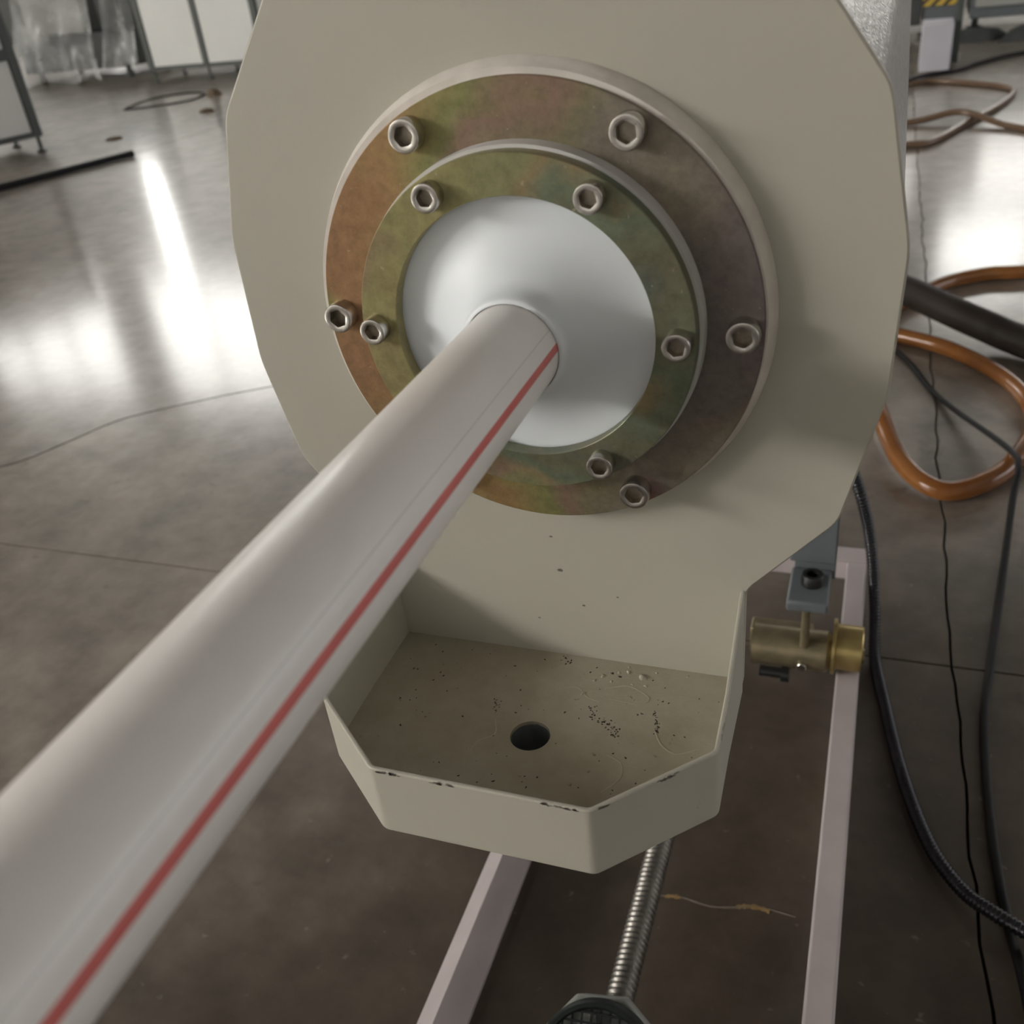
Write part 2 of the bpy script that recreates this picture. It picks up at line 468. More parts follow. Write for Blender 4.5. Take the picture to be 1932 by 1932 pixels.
# back wall
window('y', YB, -1, -17.6, -13.9, 4.3, 6.6, M['back_glass'], 3, 2)
window('y', YB, -1, -12.9, -9.0, 4.3, 6.6, M['back_glass'], 3, 2)
window('y', YB, -1, -15.95, -15.2, 3.2, 4.2, M['dim_glass'], 1, 1)
window('y', YB, -1, 1.25, 4.4, 2.2, 2.95, M['right_glass'], 3, 1)
window('y', YB, -1, 0.9, 4.4, 3.2, 4.3, M['back_glass'], 3, 1)
window('y', YB, -1, -2.6, .55, 2.5, 3.0, M['right_glass'], 3, 1)
# the front wall behind the viewer, with unseen windows added as weak fill
window('y', YF, 1, -6, -1, 3, 6, M['front_fill'], 4, 2)
window('y', YF, 1, 1, 7, 3, 6, M['front_fill'], 4, 2)
# right wall: unseen window added to brighten the pipe's lower right side
window('x', XR, -1, 2, 8, 1, 4, M['east_fill'], 4, 2)
# unseen glowing strips added under the roof for ambient fill
for k, y in enumerate((-10, -3, 4, 10)):
    WN[0] += 1
    r = struct(box('window_%d' % WN[0], -14, 5, y - .7, y + .7, HC - .05, HC - .01, M['roof_fill']))
# sliding door of the back wall with a tall narrow glazed strip
door = struct(bpy.data.objects.new('door_1', None)); COL.objects.link(door); door.location = (-11.95, YB, 0)
box('door_leaf', -15.0, -12.1, YB - .12, YB - .02, .02, 3.1, M['mull'], door)
box('door_leaf', -11.7, -9.0, YB - .12, YB - .02, .02, 4.25, M['mull'], door)
box('kick_plate', -12.1, -11.7, YB - .12, YB - .02, .02, 1.3, M['mull'], door)
box('glass_strip', -12.08, -11.72, YB - .07, YB - .05, 1.32, 4.25, M['slit_glass'], door)

# ================================================================== VACUUM TANK
tank = thing('vacuum_tank', 'beige vacuum sizing tank with bolted rainbow zinc flanges and open drip tray', 'machine', (0, .3, 0))
plate_poly = [(.1145, -.2535), (.1150, -.1735), (.1645, -.119), (.1835, -.040), (.1862, .035), (.172, .107), (.120, .180), (.05, .212), (-.05, .212),
              (-.12, .180), (-.1708, .110), (-.187, .042), (-.1888, -.035), (-.1755, -.104), (-.125, -.173), (-.125, -.2535)]
pl = rounded(plate_poly, .007)
prism_y('end_plate', pl, 0, .007, M['paint'], tank, bevel=.0012)
body = [(.13, -.158), (.160, -.117), (.179, -.040), (.183, .035), (.169, .106), (.118, .177), (.05, .208), (-.05, .208),
        (-.118, .177), (-.168, .108), (-.184, .041), (-.185, -.034), (-.172, -.102), (-.13, -.158)]
prism_y('tank_body', rounded(body, .006, 3), .007, 2.8, M['stainless'], tank)

nick = []
for nx_, nz_, r_ in ((-.002, -.1735, .0012), (.118, .155, .0011), (-.006, -.148, .0007), (.012, -.20, .0007), (-.02, -.215, .0006), (.035, -.19, .0005)):
    vv = [(nx_ + r_ * (1 + .3 * math.sin(5 * k)) * 1.5 * math.cos(2 * PI * k / 8), -.0002, nz_ + H + r_ * (1 + .3 * math.sin(3 * k)) * math.sin(2 * PI * k / 8)) for k in range(8)]
    nick.append((vv + [(a, .0006, c) for a, b, c in vv], [tuple(range(8))] + [(i, (i + 1) % 8, 8 + (i + 1) % 8, 8 + i) for i in range(8)]))
NICKS = nick
# drip tray ------------------------------------------------------
T = .0028; zf, zr, zb = -.244, -.2045, -.2545
outl = [(-.1250, 0, -.173), (-.1250, -.058, zr), (-.1235, -.112, zr), (-.0675, -.1592, zr), (.0590, -.1592, zr), (.1155, -.1035, zr), (.1145, -.058, zr), (.1145, 0, -.173)]
oc = outl
def arc3(pl, idx, r, k=4):
    res = []
    for i, p in enumerate(pl):
        if i not in idx: res.append(p); continue
        q = Vector(p); a = (Vector(pl[i - 1]) - q).normalized() * r + q; b = (Vector(pl[i + 1]) - q).normalized() * r + q
        for j in range(k + 1):
            u = j / k; w = (1 - u) ** 2 * a + 2 * u * (1 - u) * q + u * u * b; res.append(tuple(w))
    return res
outl = arc3(outl, (2, 3, 4, 5), .0035)
def inset(pl, t):
    res = []
    for i, p in enumerate(pl):
        p2 = Vector((p[0], p[1]))
        d1 = (p2 - Vector(pl[i - 1][:2])).normalized() if i else (Vector(pl[1][:2]) - p2).normalized()
        d2 = (Vector(pl[i + 1][:2]) - p2).normalized() if i < len(pl) - 1 else d1
        n1 = Vector((-d1.y, d1.x)); n2 = Vector((-d2.y, d2.x)); b = (n1 + n2).normalized()
        q = p2 + b * (t / max(.3, b.dot(n1)))
        res.append((q.x, min(q.y, 0) if i in (0, len(pl) - 1) else q.y, p[2]))
    return res
inl = inset(outl, T)
n = len(outl)
v = [(p[0], p[1], p[2] + H) for p in outl] + [(p[0], p[1], p[2] + H) for p in inl] + [(p[0], p[1], zb + H) for p in outl] + [(p[0], p[1], zb + H) for p in inl]
f = []
for i in range(n - 1):
    f += [(i, i + 1, n + i + 1, n + i), (2 * n + i, 2 * n + i + 1, i + 1, i), (n + i, n + i + 1, 3 * n + i + 1, 3 * n + i), (2 * n + i, 3 * n + i, 3 * n + i + 1, 2 * n + i + 1)]
for i in (0, n - 1): f.append((i, n + i, 3 * n + i, 2 * n + i))
tray = link('drip_tray', v, f, M['paint'], tank, bevel=.0009)
# tray floor with a drain hole
hc = Vector((-.0038, -.0785)); hr = .0125
NB = 48
inner_poly = [Vector((p[0], p[1])) for p in inl]
inner_poly = [Vector((inner_poly[0].x, 0))] + inner_poly[1:-1] + [Vector((inner_poly[-1].x, 0))]
def ray_poly(c, ang, poly):
    d = Vector((math.cos(ang), math.sin(ang))); best = None
    for i in range(len(poly)):
        a = poly[i]; b = poly[(i + 1) % len(poly)]; e = b - a
        den = d.x * e.y - d.y * e.x
        if abs(den) < 1e-12: continue
        w = a - c; t = (w.x * e.y - w.y * e.x) / den; s = (w.x * d.y - w.y * d.x) / den
        if t > 0 and -1e-3 <= s <= 1 + 1e-3 and (best is None or t < best): best = t
    return c + d * best
angs = sorted([2 * PI * k / NB for k in range(NB)] + [math.atan2(p.y - hc.y, p.x - hc.x) % (2 * PI) for p in inner_poly])
m = len(angs); v, f = [], []
for zz in (zf, zf - .0028):
    for a in angs: q = ray_poly(hc, a, inner_poly); v.append((q.x, q.y, zz + H))
    for a in angs: v.append((hc.x + hr * math.cos(a), hc.y + hr * math.sin(a), zz + H))
for k in range(m):
    j = (k + 1) % m
    f += [(k, j, m + j, m + k), (2 * m + k, 3 * m + k, 3 * m + j, 2 * m + j), (m + k, m + j, 3 * m + j, 3 * m + k)]
link('tray_floor', v, f, M['tray_in'], tray)
lathe('drain_pipe', (hc.x, hc.y, zf + H - .0028), (0, 0, -1), [(0, hr), (0, hr + .002), (.045, hr + .002), (.045, hr)], M['grey_paint'], tray, n=32, closed=True)
# paint chips along the tray rim, grit and water on its floor
def blob(name, x, y, z, a, b, h, mat, parent, rot=0, n=10):
    v = [(0, 0, h)]; c, s = math.cos(rot), math.sin(rot); pts = []
    for ring, hh in ((.6, .75 * h), (1, 0)):
        for k in range(n):
            w = 2 * PI * k / n; q = 1 + .22 * math.sin(3 * w + x * 900) + .12 * math.sin(5 * w + y * 700)
            px, py = a * ring * q * math.cos(w), b * ring * q * math.sin(w)
            v.append((px * c - py * s, px * s + py * c, hh))
    f = [(0, 1 + k, 1 + (k + 1) % n) for k in range(n)] + [(1 + k, 1 + n + k, 1 + n + (k + 1) % n, 1 + (k + 1) % n) for k in range(n)]
    return [(x + p[0], y + p[1], z + p[2]) for p in v], f
def joined(name, blobs, mat, parent, stuff=True):
    V, F = [], []
    for bv, bf in blobs:
        o = len(V); V += bv; F += [tuple(i + o for i in q) for q in bf]
    ob = link(name, V, F, mat, parent, smooth=True, angle=80)
    if stuff: ob['kind'] = 'stuff'
    return ob
zt = zf + H
drops = [(.052, -.012, .0034, .0026), (.042, -.009, .0020, .0016), (.036, -.011, .0015, .0013), (.0555, -.0195, .0014, .0012), (.033, -.020, .0013, .0011), (.047, -.020, .0013, .001),
         (.0265, -.016, .0022, .0018), (.022, -.0215, .0016, .0013), (.060, -.006, .0012, .001), (.041, -.004, .0012, .0009), (.08, -.005, .0014, .0010), (.018, -.035, .0025, .0015)]
gm = simple('water', (.40, .375, .30), .04, 0, .04, 30)
joined('water_drop', [blob('', x, y, zt - .0001, a, b, min(a, b) * .55, gm, None, x * 50) for x, y, a, b in drops], gm, tray)
grit = []
def trail(pts, k, spread, size):
    P = catmull([(p[0], p[1], 0) for p in pts], 10)
    for _ in range(k):
        p = random.choice(P); s = size * random.uniform(.4, 1.3)
        grit.append(blob('', p.x + random.gauss(0, spread), p.y + random.gauss(0, spread), zt - .0001, s * random.uniform(.8, 1.9), s, s * .3, None, None, random.uniform(0, 3)))
trail([(.026, -.046), (.030, -.054), (.038, -.057), (.045, -.062), (.049, -.068)], 90, .0017, .00062)
trail([(.066, -.042), (.070, -.052), (.071, -.058)], 54, .0008, .0006)
trail([(-.040, -.048), (-.034, -.056), (-.033, -.062)], 30, .001, .0005)
trail([(.03, -.012), (.037, -.016)], 9, .001, .0008)
trail([(-.005, -.004), (.002, -.008)], 14, .0018, .0007)
for _ in range(150):
    x, y = random.uniform(-.11, .105), random.uniform(-.14, -.006)
    if (abs(x) > .07 and y < -.09) or (Vector((x, y)) - hc).length < .016: continue
    s = random.uniform(.00025, .0008)
    grit.append(blob('', x, y, zt - .0001, s * random.uniform(.8, 2), s, s * .3, None, None, random.uniform(0, 3)))
joined('grit', grit, M['dirt'], tray)
# long drying marks: low ridges of scale
scale_m = simple('lime scale ridge', (.40, .37, .29), .3, 0, .1, 60)
mk = []
for pts in ([(.030, -.028), (.045, -.022), (.060, -.030), (.055, -.037), (.035, -.036)], [(.070, -.058), (.076, -.068), (.086, -.073), (.098, -.066)], [(.046, -.083), (.056, -.088), (.058, -.100), (.050, -.112)],
            [(-.03, -.07), (-.026, -.082), (-.034, -.09), (-.036, -.10)], [(.0, -.035), (.012, -.030), (.022, -.038), (.030, -.040)]):
    P = catmull([(p[0], p[1], 0) for p in pts], 8); v, f = [], []
    for i, p in enumerate(P):
        d = (P[min(i + 1, len(P) - 1)] - P[max(0, i - 1)]).normalized(); nn = Vector((-d.y, d.x, 0)) * .0006
        for q, h in ((p + nn, -.0001), (p, .00035), (p - nn, -.0001)): v.append((q.x, q.y, zt + h))
    for i in range(len(P) - 1):
        for k in (0, 1): f.append((3 * i + k, 3 * i + k + 1, 3 * i + 4 + k, 3 * i + 3 + k))
    mk.append((v, f))
joined('scale_mark', mk, scale_m, tray)
# chips on rim edges: small flakes on the outer face just below the rim
chips = []
def chip_run(a, b, t0, t1, k, drop):
    A, B = Vector(a), Vector(b); d = (B - A).normalized(); nr = Vector((d.y, -d.x, 0))
    for _ in range(k):
        t = random.uniform(t0, t1); L = random.uniform(.0008, .0022); hh = random.uniform(.0003, .0010)
        p = A.lerp(B, t) + nr * .00012 + Vector((0, 0, -random.uniform(.0006, drop)))
        v = []
        for q in range(8):
            w = 2 * PI * q / 8; rr = random.uniform(.7, 1.2)
            v.append(p + d * (L * rr * math.cos(w)) + Vector((0, 0, hh * rr * math.sin(w))))
        v2 = [x - nr * .0006 for x in v]
        chips.append((v + v2, [tuple(range(8))] + [(i, (i + 1) % 8, 8 + (i + 1) % 8, 8 + i) for i in range(8)]))
R3 = lambda p: (p[0], p[1], p[2] + H)
chip_run(R3(oc[3]), R3(oc[4]), .03, .18, 16, .0018)
chip_run(R3(oc[3]), R3(oc[4]), .30, .40, 10, .0022)
chip_run(R3(oc[3]), R3(oc[4]), .80, .955, 16, .0016)
chip_run(R3(oc[4]), R3(oc[5]), .06, .15, 8, .0014)
chip_run(R3(oc[4]), R3(oc[5]), .50, .68, 12, .002)
chip_run(R3(oc[5]), R3(oc[6]), .1, 1., 12, .0014)
joined('paint_chip', chips, M['chip'], tray)
joined('paint_nick', NICKS, M['chip'], tank)

# flanges, gasket, seal ---------------------------------------------
C0 = (0, 0, H); AX = (0, -1, 0)
lathe('silicone_gasket', (-.0008, 0, H + .0012), AX, [(-.001, .112), (-.001, .1287), (.0015, .1285), (.0055, .1270), (.0105, .1248), (.0110, .112)], M['silicone'], tank, n=128, closed=True)
lathe('outer_flange', C0, AX, [(.010, .080), (.010, .1229), (.0126, .1229), (.013, .1225), (.013, .080)], M['zinc_out'], tank, n=128, closed=True, angle=30)
lathe('spacer_ring', C0, AX, [(.013, .075), (.013, .0942), (.0222, .0938), (.0222, .075)], M['spacer'], tank, n=128, closed=True, angle=30)
lathe('inner_flange', C0, AX, [(.0222, .0713), (.0222, .0920), (.0300, .0920), (.0304, .0916), (.0304, .0717), (.0300, .0713)], M['zinc_in'], tank, n=128, closed=True, angle=30)
prof = []
for k in range(25):
    r = .0745 - (.0745 - .0315) * k / 24
    u = (.0745 - r) / (.0745 - .0315)
    prof.append((.0205 + .018 * u ** 2.5, r))
prof += [(.0420, .0296), (.0465, .0288), (.0500, .0280), (.0510, .0270), (.0512, .0256), (.046, .0253)]
back = [(.038, .0253), (.0325, .0305), (.0180, .05), (.0180, .0745)]
lathe('pipe_seal', (.0016, 0, H - .0011), AX, prof + back, M['seal'], tank, n=96, closed=True, angle=60)
def bolt(angle, rad, y, r, L, parent):
    a = angle - .0228
    c = Vector((rad * math.cos(a), y, H + rad * math.sin(a)))
    n = 24; tw = random.uniform(0, 1)
    rings = []
    def hexr(w): 
        w2 = (w + tw) % (PI / 3); return (r * .54) / math.cos(w2 - PI / 6)
    spec = [(-.001, lambda w: r), (L * .92, lambda w: r), (L * .985, lambda w: r * .96), (L, lambda w: r * .91), (L, lambda w: r * .72), (L * .96, lambda w: hexr(w) * 1.03), (L * .42, hexr)]
    v, f = [], []
    for t, fn in spec:
        for k in range(n):
            w = 2 * PI * k / n; v.append(c + Vector((fn(w) * math.cos(w), -t, fn(w) * math.sin(w))))
    for i in range(len(spec) - 1):
        for k in range(n): f.append((i * n + k, i * n + (k + 1) % n, (i + 1) * n + (k + 1) % n, (i + 1) * n + k))
    f.append(tuple((len(spec) - 1) * n + k for k in range(n)))
    o = link('bolt', v, f, M['bolt'], parent, smooth=True, angle=35)
    o.data.materials.append(M['socket'])
    np_ = len(o.data.polygons)
    for p in o.data.polygons:
        if all(((o.data.vertices[i].co + o.location * 0).y - c.y) < 1 for i in p.vertices):
            cc = sum(((o.data.vertices[i].co - c).xz.length if False else math.hypot(o.data.vertices[i].co.x - c.x, o.data.vertices[i].co.z - c.z) for i in p.vertices)) / len(p.vertices)
            if cc < r * .64: p.material_index = 1
    return o
for k in range(6):
    bolt(k * PI / 3, .1129, -.013, .0085, .0092, tank)
    bolt(k * PI / 3, .0831, -.0304, .0074, .0082, tank)

# undercarriage: bracket, jack bolt, axle, roller on each side -------------------
for s in (1, -1):
    cx = .130 * s
    def X(a, b): return (min(a * s, b * s), max(a * s, b * s))
    x0, x1 = X(.100, .156)
    box('support_plate', x0, x1, .575, .587, .248, .66, M['grey_paint'], tank, bevel=.002)
    x0, x1 = X(.103, .152)
    x0, x1 = X(.106, .156)
    box('tab_web', x0, x1, .576, .586, .226, .250, M['grey_paint'], tank, bevel=.001)
    x0, x1 = X(.103, .152)
    box('jack_tab', x0, x1, .500, .575, .226, .241, M['grey_paint'], tank, bevel=.003)
    lathe('jack_bolt', (cx, .542, .241), (0, 0, 1), [(0, .0135), (.013, .0135), (.0145, .0125), (.0145, .0078), (.005, .0075)], M['black'], tank, n=24)
    lathe('jack_stud', (cx - .004 * s, .535, .145), (0, 0, 1), [(0, .0055), (.083, .0055)], M['axle'], tank, n=16)
    lathe('axle', (.060 * s, .552, .126), (s, 0, 0), [(0, .027), (.094, .027), (.098, .022), (.14, .010)], M['axle'], tank, n=40)
    x0, x1 = X(.055, .135)
    box('axle_block', x0, x1, .556, .582, .105, .147, M['axle'], tank, bevel=.002)
    lathe('set_screw', (.125 * s, .529, .120), (0, -1, 0), [(0, .006), (.008, .006), (.009, .005)], M['bolt'], tank, n=16)
    lathe('pin', (.072 * s, .528, .100), (s, 0, 0), [(0, .007), (.028, .007), (.028, .011), (.038, .011)], M['black'], tank, n=16)
    rx = .182 if s > 0 else .1715
    lathe('roller', ((rx - .022) * s, .560, .1305), (s, 0, 0), [(0, .012), (0, .0365), (.004, .0365), (.0055, .030), (.036, .030), (.0375, .0285), (.0375, .012)], M['gold'], tank, n=48, angle=35)
for lx in (-.10, .06):
    for ly in (1.5, 2.72):
        box('support_leg', lx - .02, lx + .02, ly - .02, ly + .02, 0, .66, M['grey_paint'], tank, bevel=.003)

# ================================================================== EXTRUDED PIPE
sl = Vector((.0096, -1, .0196))
p0 = Vector((.0019, -.07, H - .0006)) - sl * .06
pipe_e = thing('plastic_pipe', 'long white plastic pipe with a thin red stripe coming out of the tank', 'pipe', tuple(p0))
RP = .025
lathe('pipe_wall', p0, sl, [(0, .0225), (0, RP), (1.45, RP), (1.45, .0225)], M['pipe'], pipe_e, n=96, closed=True)
def strip(name, ang, half, lift, mat):
    d = sl.normalized(); ex = Vector((1, 0, 0)); ex = (ex - d * ex.dot(d)).normalized(); ez = ex.cross(d); ez = -ez if ez.z < 0 else ez
    v, f = [], []; L = 30; K = 6
    for i in range(L + 1):
        for k in range(K + 1):
            u = -1 + 2 * k / K; a = math.radians(ang + .9 * math.sin(i * .5) * .3) + half * u
            r = RP + lift * (1 - u ** 8) - .00003 if lift > .0001 else RP + lift
            v.append(p0 + d * (1.45 * i / L) + ex * (r * math.cos(a)) + ez * (r * math.sin(a)))
    for i in range(L):
        for k in range(K): f.append((i * (K + 1) + k, i * (K + 1) + k + 1, (i + 1) * (K + 1) + k + 1, (i + 1) * (K + 1) + k))
    return link(name, v, f, mat, pipe_e, smooth=True)
strip('red_stripe', 7.8, .088, .00012, M['stripe'])['label'] = 'thin red stripe'
strip('seam_line', 30.0, .007, .00003, M['seam'])

# ================================================================== RAILS
rf = thing('rail_frame', 'mauve grey steel rails on the floor under the tank', 'rail', (0, .0, 0))
_h, _xa, _za, _t = .026, -.183, .046, .004
_vp = [(_xa, _za), (_xa + _h, _za - _h), (_xa + _h - _t, _za - _h), (_xa, _za - _t * 1.4), (_xa - _h + _t, _za - _h), (_xa - _h, _za - _h)]
prism_y('angle_rail', _vp, -1.3, .80, M['rail'], rf, z0=0, bevel=.0006)['label'] = 'rail of inverted angle steel'
box('rail_base', _xa - .021, _xa + .021, -1.3, .80, 0, .0205, M['rail'], rf, bevel=.001)
box('rail', .1678, .1962, -1.3, .80, 0, .10, M['rail'], rf, bevel=.003, seg=3)
box('crossbar', -.209, .1962, .80, .84, 0.066, .0995, M['rail'], rf, bevel=.002)

# ================================================================== SCREW DRIVE
sd = thing('screw_drive', 'black grille guard on a grey housing driving a threaded steel rod', 'motor', (0, .03, 0))
rod = lathe('threaded_rod', (.0012, .62, .092), (0, -1, 0), [(t, r) for k in range(98) for t, r in ((k * .0062, .0112), (k * .0062 + .0016, .0134), (k * .0062 + .0026, .0139), (k * .0062 + .0036, .0134), (k * .0062 + .0052, .0112))], M['screw'], sd, n=24, angle=70)
hx = Vector((.0015, -.0425, .118)); nv = Vector((.05, -.62, .78)).normalized()
ha, hb = frame_of(nv)
v, f = [], []
for t, R_ in ((-.050, .056), (-.020, .0595), (-.016, .0575)):
    for k in range(8):
        w = 2 * PI * (k + .4) / 8; v.append(hx + nv * t + ha * (R_ * math.cos(w)) + hb * (R_ * math.sin(w)))
for i in range(2):
    for k in range(8): f.append((i * 8 + k, i * 8 + (k + 1) % 8, (i + 1) * 8 + (k + 1) % 8, (i + 1) * 8 + k))
f.append(tuple(range(7, -1, -1))); f.append(tuple(16 + k for k in range(8)))
link('motor_housing', v, f, M['housing'], sd, bevel=.002)
lathe('guard_ring', hx, nv, [(-.010, .0465), (-.010, .0545), (.004, .0545), (.007, .052), (.007, .0485), (.004, .0465)], M['guard'], sd, n=64, closed=True)
lathe('motor_base', (hx.x, hx.y + .02, 0), (0, 0, 1), [(0, .03), (.062, .03)], M['housing'], sd, n=24)
for k in range(-5, 6):
    off = k * .0085; hl = math.sqrt(max(0, .0475 ** 2 - off ** 2))
    for (da, db, lift) in ((ha, hb, .003), (hb, ha, .001)):
        c = hx + db * off + nv * lift; w = .0010
        v = []
        for e in (-hl, hl):
            for q1, q2 in ((-w, -w), (w, -w), (w, w), (-w, w)): v.append(c + da * e + db * q1 + nv * q2)
        link('grille_bar', v, [(0, 1, 2, 3), (7, 6, 5, 4), (0, 4, 5, 1), (1, 5, 6, 2), (2, 6, 7, 3), (3, 7, 4, 0)], M['guard'], sd)
for k in range(5):
    w = 2 * PI * k / 5; c = hx - nv * .004; d = ha * math.cos(w) + hb * math.sin(w); e = ha * -math.sin(w) + hb * math.cos(w)
    v = [c + d * .012 - e * .006, c + d * .044 - e * .012, c + d * .044 + e * .008 + nv * .004, c + d * .012 + e * .004 + nv * .003]
    v2 = [x - nv * .0015 for x in v]
    link('fan_blade', v + v2, [(0, 1, 2, 3), (7, 6, 5, 4), (0, 4, 5, 1), (1, 5, 6, 2), (2, 6, 7, 3), (3, 7, 4, 0)], M['housing'], sd)
lathe('fan_hub', hx - nv * .009, nv, [(0, .013), (.008, .013), (.010, .009)], M['housing'], sd, n=24)

# ================================================================== HOSES AND CABLES ON THE FLOOR
def top(o, label, cat, group=None): return tag(o, label, cat, group)
hr_ = .018
top(tube('amber_hose', [(p[0], p[1], z) for p, z in zip(
    [(2.6, 2.3), (1.4, 2.5), (.75, 2.42), (.544, 2.362), (.449, 2.343), (.342, 2.265), (.25, 2.13), (.16, 2.02), (.15, 1.94), (.24, 1.890), (.344, 1.819), (.438, 1.695), (.483, 1.580), (.492, 1.46), (.466, 1.358), (.411, 1.239), (.320, 1.1675), (.2475, 1.244), (.200, 1.412), (.17, 1.56), (.10, 1.75), (-.05, 1.9)],
    [.0185] * 15 + [.0185, .02, .03, .05, .06, .05, .03])], hr_, M['amber'], n=16, steps=12),
    'amber translucent hose looped on the floor right of the tank', 'hose')
top(tube('slate_hose', [(-.5, 3.0, .0365), (-.15, 2.56, .05), (.08, 2.27, .070), (.2505, 2.042, .075), (.352, 1.917, .070), (.42, 1.872, .055), (.497, 1.82, .040), (.75, 1.56, .0365), (1.1, 1.2, .0365)], .036, M['slate_hose'], n=16),
    'thick dark brown hose crossing over the amber hose', 'hose')
top(tube('black_cable', [(.05, 2.2, .0062), (.241, 1.81, .0062), (.318, 1.588, .0062), (.428, 1.301, .045), (.44, 1.22, .048), (.428, 1.14, .03), (.3994, .912, .0062), (.3734, .714, .0062), (.3595, .602, .0062), (.3565, .460, .0062), (.3612, .343, .0062), (.3695, .269, .0062), (.375, .197, .02), (.385, .10, .0062), (.40, -.2, .0062)], .0058, M['black_rubber'], n=12, steps=8),
    'smooth black cable running along the floor joint at far right', 'cable')
top(tube('metal_conduit', [(.05, .98, .36), (.11, .88, .335), (.146, .80, .30), (.176, .775, .24), (.197, .772, .16), (.211, .745, .07), (.2185, .690, .0105), (.234, .594, .0105), (.2575, .471, .0105), (.2875, .369, .0105), (.320, .310, .014), (.350, .277, .026), (.381, .259, .028), (.46, .235, .0105), (.6, .21, .0105), (1.0, .16, .0105), (1.8, .18, .0105)],
          .0088, M['conduit'], n=12, ridge=.0016, pitch=.0052),
    'ribbed metal conduit curving across the floor beside the right rail', 'conduit')
top(tube('thin_cable', [(.05, 4.8, .012), (.215, 5.15, .044), (.317, 5.50, .012), (.47, 5.60, .012), (.62, 5.83, .012), (.83, 6.05, .012), (1.4, 6.3, .012)], .011, M['black_rubber'], n=8),
    'thin dark cable on the floor in front of the far white box', 'cable')
top(tube('brown_hose', [(-.1, 5.0, .014), (.30, 5.30, .014), (.569, 5.16, .014), (.70, 4.97, .014), (.62, 4.62, .014), (.465, 4.264, .014), (.336, 3.96, .014), (.237, 3.91, .014), (0, 3.85, .014)], .014, M['brown_hose'], n=8),
    'brown hose lying in a wide loop on the far floor', 'hose')
top(tube('brown_hose', [(-.1, 4.35, .03), (.23, 4.33, .014), (.45, 4.36, .043), (.62, 4.2, .014), (.80, 4.05, .014), (1.2, 3.9, .014)], .014, M['brown_hose'], n=8),
    'brown hose lying nearly straight across the looped brown hose', 'hose')

# ================================================================== BACKGROUND, LEFT
def cabinet(name, label, org, ux, w, h, zf_, cols, rows, depth, foot_h):
    o = thing(name, label, 'cabinet', (org[0], org[1], 0), 'white panel cabinets at the back left')
    cwd = w / cols; st = .028
    for i in range(cols + 1):
        obox('post', org, ux, i * cwd - st, i * cwd + st, 0, .05, foot_h, h, M['frame_grey'], o, .004)
    zs = [foot_h + (h - foot_h) * k for k in rows]
    for z in zs:
        for i in range(cols):
            obox('frame_bar', org, ux, i * cwd + st, (i + 1) * cwd - st, .0, .05, max(foot_h, z - .03), min(h, z + .03), M['frame_grey'], o)
    for i in range(cols):
        for a, b in zip(zs, zs[1:]):
            obox('panel', org, ux, i * cwd + st + .003, (i + 1) * cwd - st - .003, .012, .03, a + .032, b - .032, M['white_panel'], o, .003)
    obox('cabinet_shell', org, ux, -st, w + st, .05, depth, foot_h, h, M['white_panel'], o, .005)
    uxv = Vector((ux[0], ux[1], 0)).normalized(); uyv = Vector((-uxv.y, uxv.x, 0))
    for a in [i * cwd for i in range(cols + 1)]:
        for b in (.03, depth - .04):
            p = Vector((org[0], org[1], 0)) + uxv * a + uyv * b
            lathe('foot', p, (0, 0, 1), [(0, .03), (.012, .03), (.02, .012), (foot_h + .001, .012)], M['frame_grey'], o, n=12)
    return o
cabinet('control_cabinet', 'white panelled cabinet with dark frame at the left picture edge', (-4.977 - .37, 4.38 - .765, 0), (.436, .9), 1.09, 1.05, .1, 2, (0, .5, 1), .5, .095)
cabinet('control_cabinet', 'white panelled cabinet partly hidden behind the beige tank plate', (-6.15, 7.44, 0), (1, 0), 1.18, 1.25, .1, 2, (0, 1), .5, .10)
# film-wrapped machine between the cabinets
mw = thing('wrapped_machine', 'dark machine standing under clear film between the white cabinets', 'machine', (-7.4, 8.3, 0))
box('machine_base', -8.1, -6.75, 7.95, 8.7, .10, .42, M['dark_machine'], mw, .01)
box('machine_box', -7.95, -7.25, 8.0, 8.6, .42, .95, M['panel_grey'], mw, .01)
box('machine_box', -7.05, -6.8, 8.0, 8.5, .42, .85, M['dark_machine'], mw, .01)
for x in (-8.0, -6.9):
    for y in (8.05, 8.6): lathe('foot', (x, y, 0), (0, 0, 1), [(0, .04), (.02, .04), (.1, .02)], M['frame_grey'], mw, n=10)
def film_sheet(name, x0, x1, y, z0, z1, folds, amp, seed):
    random.seed(seed); nx, nz = 60, 30; v, f = [], []
    ph = [random.uniform(0, 6) for _ in range(6)]
    for j in range(nz + 1):
        t = j / nz
        for i in range(nx + 1):
            s = i / nx
            flare = .12 * (1 - t) ** 3
            d = amp * (math.sin(folds * s * 6 + ph[0] + 1.5 * t) + .6 * math.sin(folds * 13 * s + ph[1] - 2 * t) + .35 * math.sin(9 * t + 21 * s + ph[2]))
            v.append((x0 + (x1 - x0) * s + .04 * math.sin(5 * t + ph[3]) + flare * (s - .5), y - flare + d, z0 + (z1 - z0) * t + (.03 * math.sin(12 * s + ph[4]) * (1 - t))))
    for j in range(nz):
        for i in range(nx): f.append((j * (nx + 1) + i, j * (nx + 1) + i + 1, (j + 1) * (nx + 1) + i + 1, (j + 1) * (nx + 1) + i))
    return link(name, v, f, M['film'], None, smooth=True, angle=80)
top(film_sheet('plastic_film', -7.95, -6.95, 7.82, .035, 1.15, 1.6, .035, 3), 'wide clear plastic film hanging over the dark machine beside the left cabinet', 'plastic film')
top(film_sheet('plastic_film', -6.88, -6.52, 7.86, .10, 1.3, 1.2, .03, 9), 'narrow strip of clear plastic film hanging next to the second cabinet', 'plastic film')
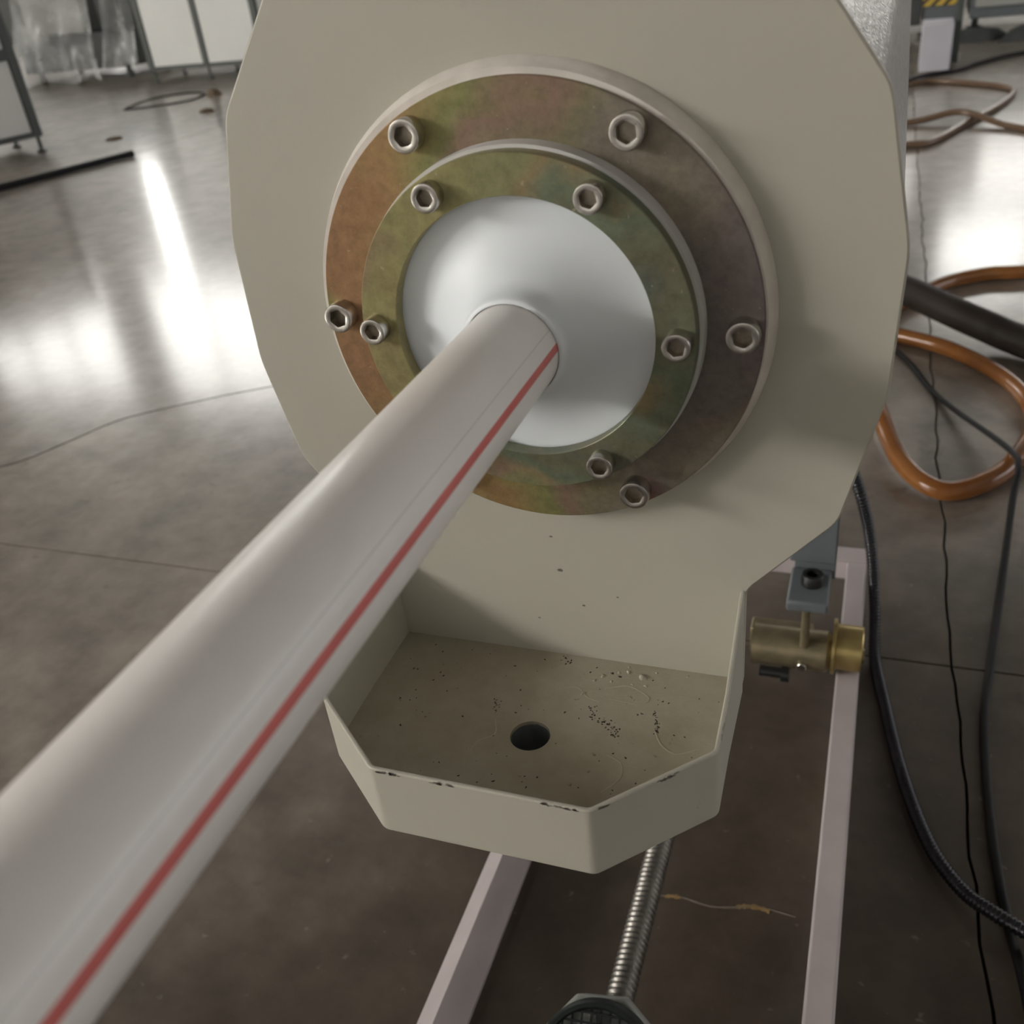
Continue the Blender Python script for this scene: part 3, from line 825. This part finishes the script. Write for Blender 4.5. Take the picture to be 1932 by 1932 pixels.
# black bar, scraps and wires on the floor
bar_d = Vector((-3.98 + 4.294, 4.353 - 3.616, 0)).normalized()
top(tube('black_bar', [Vector((-3.98, 4.353, .02)) - bar_d * t for t in (0, .5, 1.0, 1.6)], .019, M['black_rubber'], n=8), 'straight black bar lying on the shiny floor at far left', 'bar')
top(link('wood_scrap', *blob('', -4.56, 4.90, 0, .055, .022, .02, None, None, .5), M['wood']), 'small brown scrap lying alone on the floor by the black bar', 'scrap')
top(link('wood_scrap', *blob('', -4.88, 6.50, 0, .07, .04, .05, None, None, .2), M['wood']), 'brown scrap on the floor under the second cabinet', 'scrap')
top(link('wood_scrap', *blob('', -4.43, 5.76, 0, .06, .03, .025, None, None, .4), M['wood']), 'brown scrap on the floor close to the plate edge', 'scrap')
top(tube('thin_wire', [(-5.42, 6.11, .006), (-5.47, 6.45, .006), (-5.30, 6.68, .006), (-5.05, 6.62, .006), (-4.95, 6.35, .006), (-5.1, 6.15, .006), (-5.38, 6.02, .006)], .006, M['black_rubber'], n=6), 'loop of thin dark wire lying in front of the second cabinet', 'wire')

# ================================================================== BACKGROUND, RIGHT
bm_ = thing('machine_base_unit', 'grey machine with yellow hazard stripes at the top right corner', 'machine', (.5, 7, 0))
box('base_frame', .575, 1.7, 6.9, 7.6, .10, .16, M['grey_paint'], bm_, .006)
box('lower_panel', .60, 1.7, 6.88, 6.9, .165, .56, M['panel_grey'], bm_, .004)
box('machine_body', .575, 1.7, 6.9, 7.6, .16, .60, M['grey_paint'], bm_, .006)
box('side_box', .30, .50, 6.92, 7.4, .08, .55, M['grey_paint'], bm_, .006)
hz = box('hazard_panel', .29, .50, 6.905, 6.92, .19, .35, M['hazard'], bm_)
box('dark_cover', -.4, .29, 6.9, 7.4, .085, .5, M['dark_machine'], bm_, .01)
for x in (.33, .62, 1.2, 1.65, -.3):
    lathe('foot', (x, 7.1, 0), (0, 0, 1), [(0, .05), (.03, .05), (.04, .02), (.105, .02)], M['frame_grey'], bm_, n=12)
top(box('pale_box', .285, .44, 5.68, 5.9, 0, .235, M['pale_box'], None, .006), 'pale lavender box standing on the floor below the hazard stripes', 'box')
pf = thing('floor_stand', 'low greenish grey stand with a pale crossbar beside the lavender box', 'stand', (.47, 5.95, 0))
box('upright', .452, .49, 5.95, 5.99, 0, .42, M['frame_grey'], pf, .003)
box('upright', -.40, -.36, 5.95, 5.99, 0, .42, M['frame_grey'], pf, .003)
box('pale_crossbar', -.36, .452, 5.955, 5.985, .165, .195, M['panel_grey'], pf, .003)
random.seed(21)
for k, (x, y, sx, sy, sz, lab) in enumerate([(.62, 6.72, .17, .10, .075, 'dark lump of scrap leaning on the machine foot'), (.90, 6.70, .20, .1, .085, 'large dark scrap bag in front of the grey machine'), (1.22, 6.66, .17, .1, .06, 'dark flat scrap at the right picture edge')]):
    v, f = blob('', 0, 0, 0, sx, sy, sz, None, None, k, 14)
    top(link('scrap_bag', [(x + p[0], y + p[1], p[2]) for p in v], f, M['dark_machine'], None, smooth=True, angle=80), lab, 'scrap')
